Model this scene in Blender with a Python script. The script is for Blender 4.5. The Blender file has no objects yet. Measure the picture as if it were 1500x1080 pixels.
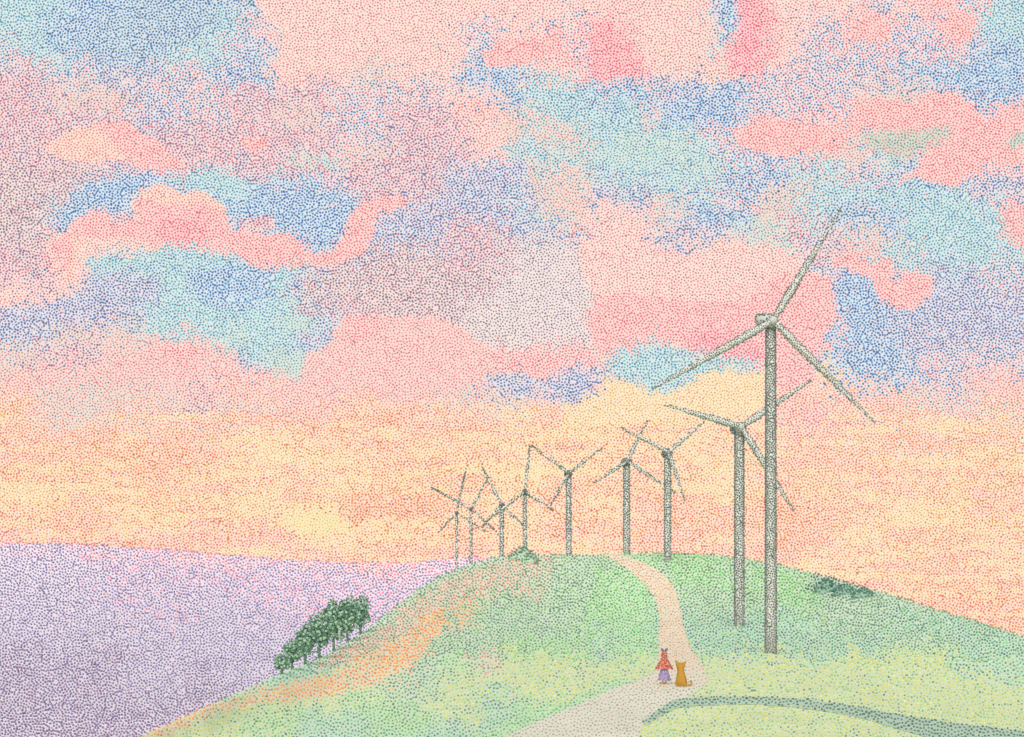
import bpy, math
import numpy as np
from mathutils import Vector

# ------------------------------------------------------------------ camera, world, sun
F = 1608.0          # focal length in photo pixels
HX, HY = 750.0, 940.0   # principal column and eye-level row of the photograph
CZ = 1.6            # eye height
sc = bpy.context.scene
cam = bpy.data.cameras.new('camera')
cam.sensor_width = 36.0
cam.lens = 36.0 * F / 1500.0
cam.shift_y = (HY - 540.0) / 1500.0
cam.clip_start = 0.1
cam.clip_end = 60000
cob = bpy.data.objects.new('camera', cam)
cob.location = (0, 0, CZ)
cob.rotation_euler = (math.radians(90), 0, 0)
sc.collection.objects.link(cob)
sc.camera = cob

SUN_EL, SUN_AZ = 34.0, 190.0     # degrees; soft light from behind the viewer
w = bpy.data.worlds.new("World")
sc.world = w
w.use_nodes = True
nt = w.node_tree
nt.nodes.clear()
wo = nt.nodes.new('ShaderNodeOutputWorld')
bg = nt.nodes.new('ShaderNodeBackground')
st = nt.nodes.new('ShaderNodeTexSky')
st.sky_type = 'NISHITA'
st.sun_disc = False
st.sun_elevation = math.radians(SUN_EL)
st.sun_rotation = math.radians(SUN_AZ)
bg.inputs['Strength'].default_value = 0.13
nt.links.new(st.outputs[0], bg.inputs[0])
nt.links.new(bg.outputs[0], wo.inputs[0])
sl = bpy.data.lights.new('sun', 'SUN')
sl.energy = 2.6
sl.angle = math.radians(50)
sl.color = (1.0, 0.90, 0.80)
so = bpy.data.objects.new('sun', sl)
az, el = math.radians(SUN_AZ), math.radians(SUN_EL)
sd = Vector((math.sin(az) * math.cos(el), math.cos(az) * math.cos(el), math.sin(el)))
so.rotation_euler = sd.to_track_quat('Z', 'Y').to_euler()
sc.collection.objects.link(so)
sc.view_settings.view_transform = 'Standard'
sc.view_settings.look = 'None'
sc.view_settings.exposure = 0
sc.view_settings.gamma = 1

RNG = np.random.default_rng(7)

# ------------------------------------------------------------------ helpers
def lin(c):
    c = np.asarray(c, dtype=float) / 255.0
    return np.where(c <= 0.04045, c / 12.92, ((c + 0.055) / 1.055) ** 2.4)

_tabs = {}
def vnoise(x, y, scale, seed):
    """smooth value noise, 0..1"""
    if seed not in _tabs:
        _tabs[seed] = np.random.default_rng(seed).random((256, 256))
    T = _tabs[seed]
    a = np.asarray(x) / scale + 1000.0
    b = np.asarray(y) / scale + 1000.0
    i = np.floor(a).astype(int); j = np.floor(b).astype(int)
    u = a - i; v = b - j
    u = u * u * (3 - 2 * u); v = v * v * (3 - 2 * v)
    i0, i1, j0, j1 = i % 256, (i + 1) % 256, j % 256, (j + 1) % 256
    return (T[i0, j0] * (1 - u) * (1 - v) + T[i1, j0] * u * (1 - v)
            + T[i0, j1] * (1 - u) * v + T[i1, j1] * u * v)

def fnoise(x, y, scale, seed):
    return 0.6 * vnoise(x, y, scale, seed) + 0.4 * vnoise(x, y, scale * 0.45, seed + 1)

def even_dots(x0, x1, y0, y1, sp, iters=5, rng=RNG):
    """evenly scattered points: a jittered lattice pushed apart"""
    dy = sp * 0.866
    nx = int((x1 - x0) / sp) + 2; ny = int((y1 - y0) / dy) + 2
    J, I = np.meshgrid(np.arange(ny), np.arange(nx), indexing='ij')
    X = x0 + (I + 0.5 * (J % 2)) * sp + rng.uniform(-.62, .62, I.shape) * sp
    Y = y0 + J * dy + rng.uniform(-.62, .62, I.shape) * sp
    if nx < 4 or ny < 4:
        return X.ravel(), Y.ravel()
    for _ in range(iters):
        dX = np.zeros_like(X); dY = np.zeros_like(Y)
        for a in (-2, -1, 0, 1, 2):
            for b in (-2, -1, 0, 1, 2):
                if a == 0 and b == 0: continue
                ex = X - np.roll(X, (a, b), (0, 1)); ey = Y - np.roll(Y, (a, b), (0, 1))
                d = np.hypot(ex, ey) + 1e-6
                wgt = np.clip(1.0 - d / (sp * 1.12), 0, None) * (d < sp * 3)
                dX += ex / d * wgt; dY += ey / d * wgt
        X += dX * sp * 0.27; Y += dY * sp * 0.27
    return X.ravel(), Y.ravel()

def in_poly(x, y, P):
    r = np.zeros(x.shape, bool)
    n = len(P); j = n - 1
    for i in range(n):
        xi, yi = P[i]; xj, yj = P[j]
        if yi != yj:
            c = ((yi > y) != (yj > y)) & (x < (xj - xi) * (y - yi) / (yj - yi) + xi)
            r ^= c
        j = i
    return r

MATS = {}
def mat(name, color=None, attr=False, emit=False, rough=0.9, noise=None, mottle=None):
    if name in MATS: return MATS[name]
    m = bpy.data.materials.new(name); m.use_nodes = True
    n = m.node_tree; n.nodes.clear()
    out = n.nodes.new('ShaderNodeOutputMaterial')
    if attr:
        src = n.nodes.new('ShaderNodeAttribute'); src.attribute_name = 'Col'
        col = src.outputs['Color']
    else:
        src = n.nodes.new('ShaderNodeRGB'); src.outputs[0].default_value = (*lin(color), 1)
        col = src.outputs[0]
    if emit:
        e = n.nodes.new('ShaderNodeEmission'); n.links.new(col, e.inputs['Color'])
        n.links.new(e.outputs[0], out.inputs['Surface'])
    else:
        if noise:
            tc = n.nodes.new('ShaderNodeTexCoord')
            tx = n.nodes.new('ShaderNodeTexNoise'); tx.inputs['Scale'].default_value = noise
            n.links.new(tc.outputs['Object'], tx.inputs['Vector'])
            hs = n.nodes.new('ShaderNodeHueSaturation')
            mr = n.nodes.new('ShaderNodeMapRange')
            mr.inputs['To Min'].default_value = 0.86; mr.inputs['To Max'].default_value = 1.14
            n.links.new(tx.outputs['Fac'], mr.inputs['Value'])
            n.links.new(mr.outputs[0], hs.inputs['Value']); n.links.new(col, hs.inputs['Color'])
            col = hs.outputs[0]
        if mottle:     # (scale, second colour, cut): round flecks of pigment
            tc = n.nodes.new('ShaderNodeTexCoord')
            vo = n.nodes.new('ShaderNodeTexVoronoi'); vo.inputs['Scale'].default_value = mottle[0]
            n.links.new(tc.outputs['Object'], vo.inputs['Vector'])
            mr = n.nodes.new('ShaderNodeMapRange')
            mr.inputs['From Min'].default_value = mottle[2] - .04; mr.inputs['From Max'].default_value = mottle[2] + .04
            n.links.new(vo.outputs['Distance'], mr.inputs['Value'])
            mx = n.nodes.new('ShaderNodeMix'); mx.data_type = 'RGBA'
            n.links.new(mr.outputs[0], mx.inputs[0]); n.links.new(col, mx.inputs[6])
            mx.inputs[7].default_value = (*lin(mottle[1]), 1)
            col = mx.outputs[2]
        b = n.nodes.new('ShaderNodeBsdfPrincipled')
        b.inputs['Roughness'].default_value = rough
        b.inputs['Specular IOR Level'].default_value = 0.15
        n.links.new(col, b.inputs['Base Color']); n.links.new(b.outputs[0], out.inputs['Surface'])
    MATS[name] = m
    return m

def big_mesh(name, V, faces, C=None, smooth=True, material=None, parent=None, link=True):
    """faces: list of int arrays (n,k); C per-vertex linear colour"""
    me = bpy.data.meshes.new(name)
    V = np.asarray(V, np.float32)
    me.vertices.add(len(V)); me.vertices.foreach_set('co', V.ravel())
    li = np.concatenate([f.ravel() for f in faces]).astype(np.int32)
    sizes = np.concatenate([np.full(len(f), f.shape[1]) for f in faces]).astype(np.int32)
    me.loops.add(len(li)); me.loops.foreach_set('vertex_index', li)
    me.polygons.add(len(sizes))
    me.polygons.foreach_set('loop_start', np.concatenate([[0], np.cumsum(sizes)[:-1]]).astype(np.int32))
    me.polygons.foreach_set('loop_total', sizes)
    me.polygons.foreach_set('use_smooth', np.full(len(sizes), smooth))
    me.update(calc_edges=True)
    if C is not None:
        a = me.color_attributes.new('Col', 'FLOAT_COLOR', 'POINT')
        A = np.ones((len(V), 4), np.float32); A[:, :3] = C
        a.data.foreach_set('color', A.ravel())
    if material: me.materials.append(material)
    o = bpy.data.objects.new(name, me)
    if link: sc.collection.objects.link(o)
    if parent: o.parent = parent
    return o

class Acc:
    """collects geometry with per-vertex colours into ONE mesh"""
    def __init__(s): s.V = []; s.F = {}; s.C = []; s.n = 0
    def add(s, V, faces, C):
        V = np.asarray(V, float)
        C = np.asarray(C, float)
        if C.ndim == 1: C = np.tile(C, (len(V), 1))
        s.V.append(V); s.C.append(C)
        for f in faces:
            f = np.asarray(f, int)
            s.F.setdefault(f.shape[1], []).append(f + s.n)
        s.n += len(V)
    def build(s, name, material, parent=None, smooth=True):
        F_ = [np.concatenate(v) for v in s.F.values()]
        return big_mesh(name, np.concatenate(s.V), F_, np.concatenate(s.C), smooth, material, parent)

ph = (1 + 5 ** .5) / 2
ICO = np.array([(-1, ph, 0), (1, ph, 0), (-1, -ph, 0), (1, -ph, 0), (0, -1, ph), (0, 1, ph), (0, -1, -ph), (0, 1, -ph),
                (ph, 0, -1), (ph, 0, 1), (-ph, 0, -1), (-ph, 0, 1)]) / math.sqrt(1 + ph * ph)
ICOF = np.array([(0, 11, 5), (0, 5, 1), (0, 1, 7), (0, 7, 10), (0, 10, 11), (1, 5, 9), (5, 11, 4), (11, 10, 2), (10, 7, 6),
                 (7, 1, 8), (3, 9, 4), (3, 4, 2), (3, 2, 6), (3, 6, 8), (3, 8, 9), (4, 9, 5), (2, 4, 11), (6, 2, 10), (8, 6, 7), (9, 8, 1)])

def balls(acc, P, R, C, stretch=False):
    """many little round tufts at points P, radii R, colours C"""
    P = np.asarray(P, float); n = len(P)
    if n == 0: return
    R = np.broadcast_to(np.asarray(R, float), (n,))
    V = P[:, None, :] + ICO[None] * R[:, None, None]
    if stretch:      # tufts lean and lengthen, each its own way
        an = vnoise(P[:, 0] / np.maximum(P[:, 1], 1) * 1500, P[:, 2] / np.maximum(P[:, 1], 1) * 1500, 30, 141) * 12 + RNG.normal(0, .6, n)
        D = np.stack([np.cos(an), 0 * an, np.sin(an)], -1)
        q = RNG.uniform(.0, .6, n)
        off = V - P[:, None, :]
        V = V + (off * D[:, None, :]).sum(-1, keepdims=True) * D[:, None, :] * q[:, None, None] - off * (.14 * q)[:, None, None]
    Fc = ICOF[None] + (np.arange(n) * 12)[:, None, None]
    acc.add(V.reshape(-1, 3), [Fc.reshape(-1, 3)], np.repeat(np.asarray(C), 12, 0))

def tag(o, label=None, cat=None, group=None, kind=None):
    if label: o['label'] = label
    if cat: o['category'] = cat
    if group: o['group'] = group
    if kind: o['kind'] = kind
    return o

def empty(name, loc):
    o = bpy.data.objects.new(name, None); o.location = loc
    o.empty_display_size = 0.5
    sc.collection.objects.link(o)
    return o

# ------------------------------------------------------------------ pigments
# style: gap colour, [(ink colour, weight)...], dot radius (photo px)
ST = {
 'B': ((220, 233, 242), [((70, 138, 208), .5), ((62, 116, 190), .2), ((98, 178, 218), .3)], 1.74),
 'D': ((216, 230, 234), [((66, 128, 192), .6), ((90, 156, 202), .25), ((122, 126, 188), .15)], 1.66),
 'b': ((242, 231, 227), [((76, 138, 204), .55), ((238, 132, 150), .3), ((148, 126, 186), .15)], 1.6),
 'P': ((246, 224, 220), [((228, 120, 146), .4), ((176, 116, 162), .35), ((110, 128, 182), .25)], 1.66),
 'M': ((245, 230, 222), [((160, 118, 148), .55), ((200, 120, 150), .27), ((118, 116, 166), .18)], 1.68),
 'V': ((236, 230, 236), [((108, 118, 184), .4), ((80, 142, 204), .32), ((156, 122, 174), .28)], 1.7),
 'T': ((216, 236, 232), [((86, 160, 206), .5), ((104, 192, 204), .3), ((104, 134, 190), .2)], 1.58),
 't': ((214, 231, 216), [((120, 186, 194), .5), ((116, 158, 196), .3), ((160, 180, 190), .2)], 1.3),
 'z': ((214, 216, 198), [((120, 172, 176), .6), ((232, 140, 140), .2), ((130, 150, 170), .2)], 1.45),
 'L': ((245, 234, 226), [((150, 126, 154), .65), ((178, 130, 180), .2), ((214, 140, 160), .15)], 1.35),
 'C': ((251, 227, 213), [((240, 138, 154), .6), ((206, 124, 140), .26), ((244, 168, 146), .14)], 1.36),
 'c': ((252, 224, 210), [((246, 144, 136), .65), ((228, 136, 140), .2), ((250, 176, 130), .15)], 1.4),
 'S': ((252, 213, 206), [((245, 120, 134), .6), ((238, 140, 146), .25), ((230, 114, 144), .15)], 1.5),
 'K': ((252, 200, 200), [((242, 100, 134), .6), ((242, 120, 142), .4)], 1.55),
 'Q': ((248, 216, 204), [((242, 128, 142), .55), ((232, 150, 160), .3), ((190, 150, 176), .15)], 1.4),
 'O': ((251, 228, 196), [((248, 158, 88), .55), ((246, 138, 100), .27), ((248, 188, 96), .18)], 1.58),
 'Y': ((249, 232, 198), [((246, 180, 104), .5), ((244, 196, 104), .25), ((242, 158, 138), .25)], 1.34),
 'y1': ((244, 230, 180), [((244, 196, 104), .6), ((226, 200, 120), .4)], 1.1),
 'R': ((252, 219, 194), [((248, 122, 90), .45), ((248, 146, 90), .4), ((240, 110, 124), .15)], 1.6),
 'W': ((250, 223, 206), [((242, 126, 134), .5), ((248, 154, 108), .38), ((206, 130, 170), .12)], 1.45),
 'U': ((246, 228, 204), [((244, 154, 112), .42), ((236, 130, 150), .26), ((98, 164, 188), .22), ((236, 190, 100), .1)], 1.42),
 'X': ((238, 222, 208), [((112, 150, 188), .32), ((236, 136, 144), .4), ((190, 150, 150), .28)], 1.35),
 # land
 'g': ((205, 240, 184), [((84, 170, 92), .45), ((120, 200, 108), .33), ((80, 124, 112), .22)], 1.5),
 'G': ((212, 234, 200), [((100, 162, 122), .42), ((94, 140, 122), .25), ((138, 188, 112), .33)], 1.5),
 'v': ((200, 242, 184), [((114, 204, 118), .45), ((98, 166, 112), .33), ((156, 218, 112), .22)], 1.36),
 'l': ((230, 240, 184), [((148, 202, 108), .44), ((216, 214, 92), .32), ((98, 148, 124), .26)], 1.4),
 'm': ((202, 236, 204), [((88, 176, 132), .42), ((84, 132, 136), .25), ((132, 206, 132), .33)], 1.45),
 'o': ((246, 226, 184), [((250, 168, 62), .45), ((240, 130, 82), .3), ((118, 166, 100), .25)], 1.5),
 'r': ((242, 228, 204), [((228, 138, 104), .42), ((118, 158, 112), .36), ((204, 124, 116), .22)], 1.45),
 'd': ((247, 232, 202), [((210, 172, 128), .5), ((216, 150, 122), .2), ((172, 168, 140), .3)], 1.25),
 'p': ((242, 238, 212), [((180, 154, 142), .4), ((154, 162, 132), .35), ((206, 176, 142), .25)], 1.25),
 'k': ((196, 218, 190), [((58, 120, 88), .5), ((80, 122, 104), .35), ((76, 144, 104), .15)], 1.6),
 'u': ((242, 233, 241), [((132, 118, 174), .5), ((112, 112, 162), .25), ((164, 124, 168), .25)], 1.45),
 'n': ((242, 230, 238), [((128, 118, 180), .56), ((226, 130, 160), .16), ((156, 120, 178), .28)], 1.45),
 'h': ((247, 222, 218), [((240, 130, 140), .5), ((150, 122, 178), .35), ((246, 156, 120), .15)], 1.45),  # pink haze of the upland's far edge, mixed into its colours
 'x': ((242, 232, 240), [((116, 102, 154), .5), ((142, 106, 152), .3), ((112, 116, 164), .2)], 1.58),
}
KEYS = list(ST)
KI = {k: i for i, k in enumerate(KEYS)}
GAP = np.array([lin(ST[k][0]) for k in KEYS])
RAD = np.array([ST[k][2] for k in KEYS])
def pen(c):
    """felt-pen pigment: the pale hue laid on thicker, so deeper and a little browner"""
    c = np.asarray(c, float); g = c @ np.array([.3, .59, .11])
    warm = np.clip((c[0] - c[2]) / 60., 0, 1)
    return lin(np.clip((c * (.92 + .06 * warm) + g * (.08 - .06 * warm)) * (.91 + .045 * warm), 0, 255))
PAPER = lin((247, 236, 218))
INKS = [np.array([pen(c) for c, _ in ST[k][1]]) * .9 + GAP[i] * .1 for i, k in enumerate(KEYS)]
INKL = [np.array([lin(c) for c, _ in ST[k][1]]) for k in KEYS]

def parse_rows(txt):
    rows = []
    for ln in txt.strip().splitlines():
        y, rest = ln.split(':')
        seg = []
        for tkn in rest.split():
            i = 0
            while i < len(tkn) and tkn[i].isdigit(): i += 1
            seg.append((int(tkn[:i]), KI[tkn[i:]]))
        rows.append((float(y), seg))
    ys = np.array([r[0] for r in rows])
    tab = np.zeros((len(rows), 300), int)      # 5 px columns
    for k, (y, seg) in enumerate(rows):
        x = 0
        for xe, s in seg:
            a, b = int(x / 5), int(round(xe / 5))
            tab[k, a:b] = s; x = xe
        tab[k, int(x / 5):] = seg[-1][1]
    return ys, tab

SKY_ROWS = parse_rows('''
15: 90T 175B 370D 395b 1045C 1080T 1125K 1260C 1310b 1345C 1400S 1440b 1500T
45: 70T 120B 150D 230B 300D 360T 402b 690C 745b 795C 855b 880C 905K 1045C 1080T 1118K 1165C 1235b 1305S 1375b 1430S 1500T
75: 30b 90T 120B 240D 330T 372b 405B 675C 740b 830S 860b 945K 1070C 1118K 1160C 1230b 1380b 1440b 1500B
105: 60P 130b 220V 330b 362B 398B 520C 570X 660C 775B 860C 950S 1110C 1180b 1310b 1400B 1500B
135: 80P 190X 330b 420P 500P 550b 640b 720C 780B 860T 960B 1000V 1100B 1250b 1370X 1500B
165: 90P 190P 250V 340b 400P 480X 560b 680P 720S 780X 940T 970X 1090B 1160b 1240b 1430S 1455B 1500S
195: 500P 560b 680P 760C 860X 1010T 1090b 1240S 1280b 1420z 1500S
225: 400P 500P 560X 680P 740C 860T 1010t 1060T 1200b 1280X 1330T 1500S
255: 130M 250P 400P 450P 640P 760V 860X 1000T 1060t 1160B 1230T 1310b 1420B 1500b
285: 110M 330B 420T 500B 560P 640P 800V 870X 960V 1040T 1120b 1200X 1420T 1500V
315: 60M 500B 540V 760V 800T 860X 960C 1000X 1100B 1160X 1220T 1330B 1470T 1500S
345: 80M 500S 540V 640V 740P 840V 870P 960C 1060V 1150t 1230P 1320X 1480T 1500S
375: 65P 120S 210C 280t 370T 450B 500V 540V 640M 740P 760M 850L 930C 1000Q 1160C 1220b 1270S 1500T
405: 80P 130C 190T 260T 310V 400B 450V 640M 740M 860L 900S 1160C 1220b 1300B 1350S 1440V 1500b
435: 100C 200V 300T 400T 440V 500M 660M 740M 870L 1000S 1150Q 1220S 1300B 1500V
465: 200V 250T 330T 400T 450t 500V 560P 690M 860L 1000S 1080S 1220S 1300B 1420V 1500V
495: 60V 130X 220X 290Q 360T 430t 490T 680Q 870L 960S 1080K 1220S 1280B 1400V 1500V
525: 60X 150P 240Q 300S 350Q 380V 440t 700Q 880S 940X 1060T 1120K 1150S 1200Q 1260B 1330B 1500b
555: 300Q 440Q 700Q 850V 930W 990T 1120Y 1190S 1230Y 1330B 1410b 1500Q
585: 60W 160X 270X 320P 400W 640Q 800X 840Q 1000Y 1120O 1250W 1330W 1420X 1500W
615: 60O 200X 300W 400X 480W 620O 700W 780Y 900O 1120Y 1230S 1330W 1410U 1500U
645: 100W 240R 290W 360R 430Y 520O 600W 700O 800Y 1000O 1110Y 1200W 1300U 1420U 1500O
675: 90R 180O 260R 350W 560Y 640O 730O 830Y 930O 1000Y 1110Y 1200W 1290O 1400Y 1500O
705: 60O 200O 300R 360O 480Y 640O 700R 800O 960O 1110O 1200O 1280Y 1400W 1500O
735: 70Y 200O 300O 400Y 540O 640O 760Y 900O 1000R 1110O 1220O 1330W 1420O 1500W
765: 70O 160R 240Y 400O 490Y 590R 680R 760Y 830O 900Y 1080R 1130W 1200R 1300O 1400Y 1500O
795: 80S 230S 440S 560Y 690R 780Y 900Y 1000W 1120W 1200R 1330W 1400O 1500Y
825: 200S 690W 900Y 1130W 1200R 1265W 1335y1 1400O 1500W
855: 1130W 1220W 1300W 1380R 1440O 1500R
885: 1300W 1420R 1500R
915: 1500R
975: 1500R
''')
SKY_POLY = [
 ('C', [(372,-40),(372,0),(386,20),(408,42),(411,62),(399,98),(415,113),(450,116),(500,106),(560,70),(560,-40)]),
 ('D', [(180,20),(300,10),(330,40),(250,60),(240,85),(150,80),(130,45)]),
 ('K', [(866,62),(885,34),(905,40),(906,70),(938,76),(950,112),(870,118),(852,82)]),
 ('S', [(725,50),(770,62),(800,58),(822,45),(820,76),(775,92),(742,100),(712,96),(706,78),(728,68)]),
 ('K', [(1095,-40),(1125,-40),(1122,40),(1116,112),(1100,118),(1068,92),(1080,40)]),
 ('B', [(1042,-40),(1076,-40),(1082,18),(1078,40),(1068,58),(1055,44),(1040,14)]),
 ('S', [(1270,16),(1290,22),(1308,62),(1270,56),(1238,44)]),
 ('S', [(1375,44),(1402,22),(1430,26),(1426,60),(1396,74)]),
 ('S', [(1077,196),(1090,178),(1115,167),(1140,168),(1160,180),(1200,184),(1240,206),(1236,222),(1190,220),(1158,231),(1110,222),(1080,212)]),
 ('S', [(1202,142),(1212,146),(1232,168),(1226,174)]),
 ('S', [(1240,192),(1258,152),(1290,139),(1340,155),(1370,134),(1400,143),(1430,150),(1440,176),(1460,176),(1470,160),(1500,148),(1600,148),(1600,240),(1500,238),(1460,243),(1435,232),(1418,262),(1400,274),(1350,265),(1314,270),(1340,246),(1365,215),(1395,196),(1350,190),(1300,190),(1270,188),(1245,203)]),
 ('z', [(1258,204),(1290,188),(1350,194),(1372,186),(1398,190),(1360,208),(1335,235),(1300,226)]),
 ('z', [(1470,207),(1488,196),(1520,192),(1520,212),(1478,214)]),
 ('c', [(60,219),(100,195),(152,180),(165,205),(185,226),(175,236),(130,241),(100,235)]),
 ('S', [(138,181),(160,177),(192,178),(222,202),(276,240),(240,249),(200,245),(182,226),(157,202)]),
 ('S', [(350,206),(365,196),(392,200),(391,218),(365,222)]),
 ('t', [(418,240),(424,227),(440,223),(490,233),(512,246),(490,252),(458,240),(436,235),(427,244)]),
 ('B', [(78,338),(84,310),(110,281),(150,263),(200,251),(250,257),(330,252),(400,266),(430,275),(470,296),(500,300),(540,290),(520,330),(500,350),(463,372),(440,345),(400,340),(370,335),(345,337),(340,310),(300,285),(250,270),(200,285),(190,300),(200,320),(180,336),(155,328),(135,312),(115,325),(100,346)]),
 ('T', [(236,256),(330,252),(372,266),(368,290),(330,300),(300,282),(256,270)]),
 ('P', [(350,318),(400,314),(408,334),(355,336)]),
 ('P', [(160,318),(188,312),(196,324),(180,336),(160,330)]),
 ('c', [(66,362),(84,344),(116,320),(136,308),(154,312),(162,328),(200,328),(190,300),(206,276),(240,267),(265,282),(300,285),(330,304),(345,336),(345,372),(240,366),(140,378),(128,402),(125,426),(104,416),(80,384)]),
 ('S', [(120,318),(140,308),(155,316),(162,330),(205,322),(196,296),(212,290),(240,300),(300,300),(322,312),(345,334),(400,340),(430,346),(445,360),(463,373),(490,362),(500,345),(515,320),(528,296),(560,285),(597,291),(590,305),(556,309),(550,335),(535,371),(500,390),(440,391),(415,394),(390,403),(370,394),(345,370),(300,362),(244,364),(180,352),(110,350),(104,404),(86,388),(70,362),(92,344)]),
 ('K', [(228,320),(258,326),(300,322),(304,345),(290,360),(245,360),(228,340)]),
 ('S', [(505,330),(528,296),(560,285),(597,291),(590,305),(556,309),(550,335),(535,371),(500,388),(497,350)]),
 ('C', [(128,352),(205,352),(200,364),(180,372),(136,380),(129,405),(118,427),(60,446),(0,450),(-60,450),(-60,424),(60,430),(92,424),(110,412),(116,380)]),
 ('T', [(130,380),(180,372),(290,361),(345,374),(370,402),(400,395),(462,390),(440,405),(412,430),(440,462),(480,482),(482,508),(445,514),(442,552),(420,540),(360,526),(310,490),(262,462),(200,446),(130,432)]),
 ('B', [(270,400),(345,385),(372,404),(400,400),(400,440),(350,452),(290,440)]),
 ('V', [(130,404),(230,400),(240,440),(150,446),(60,470),(0,480),(0,452),(100,440)]),
 ('t', [(408,462),(440,462),(468,480),(462,494),(440,494),(415,480)]),
 ('t', [(385,510),(430,512),(444,520),(442,552),(420,542),(392,536)]),
 ('t', [(320,478),(366,480),(366,505),(340,500)]),
 ('V', [(428,490),(480,484),(492,505),(450,514),(430,508)]),
 ('S', [(242,508),(290,505),(300,520),(270,531),(242,528)]),
 ('Q', [(502,470),(530,460),(570,465),(620,465),(672,472),(700,496),(740,509),(800,510),(850,510),(880,520),(870,536),(812,545),(805,556),(740,548),(700,556),(650,572),(560,572),(440,556),(445,520),(470,510),(495,500)]),
 ('S', [(502,470),(530,460),(560,465),(570,485),(530,500),(502,500)]),
 ('S', [(712,520),(740,510),(800,508),(850,510),(882,522),(870,536),(812,545),(805,556),(740,548)]),
 ('L', [(745,360),(800,350),(850,360),(872,430),(862,470),(866,505),(800,505),(740,500),(700,470),(730,430)]),
 ('C', [(845,350),(900,347),(920,365),(960,372),(1010,374),(1050,356),(1080,355),(1145,365),(1160,380),(1200,400),(1222,430),(1218,480),(1190,515),(1188,562),(1130,562),(1120,535),(1060,530),(1000,515),(940,512),(880,520),(865,500),(872,440),(850,400)]),
 ('S', [(872,430),(960,433),(1040,444),(1090,440),(1140,400),(1170,396),(1205,402),(1223,432),(1218,480),(1190,515),(1186,566),(1130,562),(1122,533),(1050,522),(1000,505),(940,512),(880,520),(862,480)]),
 ('K', [(1000,498),(1040,480),(1078,476),(1060,508),(1118,500),(1119,532),(1060,528),(1012,512)]),
 ('T', [(888,522),(935,504),(985,510),(1000,525),(1040,520),(1120,535),(1120,546),(1050,546),(1012,558),(985,572),(965,578),(935,563),(915,556),(890,545)]),
 ('S', [(1219,374),(1245,367),(1275,385),(1295,377),(1303,380),(1305,406),(1318,416),(1328,408),(1345,398),(1367,400),(1362,430),(1340,456),(1310,456),(1290,440),(1277,408),(1245,395),(1222,385)]),
 ('S', [(1600,296),(1500,300),(1480,305),(1475,325),(1485,350),(1500,356),(1600,360)]),
 ('Y', [(826,592),(850,585),(870,575),(888,556),(920,560),(945,573),(975,576),(1010,560),(1040,547),(1120,549),(1120,605),(826,625)]),
 ('V', [(703,562),(735,551),(790,560),(812,552),(822,538),(850,538),(860,547),(880,535),(892,545),(876,565),(850,584),(835,592),(800,575),(760,575),(722,570)]),
 ('y1', [(400,764),(430,748),(470,742),(510,752),(520,770),(480,782),(420,782)]),
 ('R', [(500,726),(560,722),(640,730),(660,748),(600,764),(520,768),(495,756)]),
 ('y1', [(500,768),(560,762),(640,768),(648,774),(560,774),(500,774)]),
 ('R', [(190,682),(230,672),(270,668),(310,672),(250,690),(205,697)]),
 ('R', [(1120,715),(1160,730),(1175,780),(1150,800),(1125,790)]),
 ('y1', [(640,690),(700,684),(760,690),(820,682),(860,692),(820,700),(700,700)]),
]
LAND_ROWS = parse_rows('''
805: 900G 1500g
825: 700G 800r 900G 960v 1000g 1060g 1190G 1280k 1500G
855: 620G 700r 790r 870G 900g 960v 1010G 1100g 1190g 1275k 1500G
885: 570G 660r 700o 860G 905g 965v 1010G 1130G 1200g 1300G 1500G
915: 530G 600r 642o 760G 855G 900g 968v 1070m 1200m 1300G 1420m 1500G
945: 480G 560r 625o 660G 745G 860g 900m 968v 1150m 1300m 1400G 1500m
975: 400G 500r 590o 650G 700g 740r 860l 970l 1040l 1260l 1400l 1500m
1005: 340G 400r 470o 560l 650G 740l 860l 1300l 1420l 1500l
1035: 290o 330r 420l 510l 620g 700l 760m 840v 1500l
1065: 215o 260r 360l 440g 540m 620g 720m 800v 1500l
1095: 420l 700m 1500l
''')
FAR_ROWS = parse_rows('''
795: 120n 230h 1500h
812: 90u 150n 260n 330h 420n 700h
835: 90u 170u 260n 340n 520n 600h 700n
865: 120u 200n 260u 420n 560n 700n
895: 200u 280n 360u 700n
925: 700u
965: 200x 700u
1005: 160x 260u 320x 700u
1045: 700x
1085: 700x
''')

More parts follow.
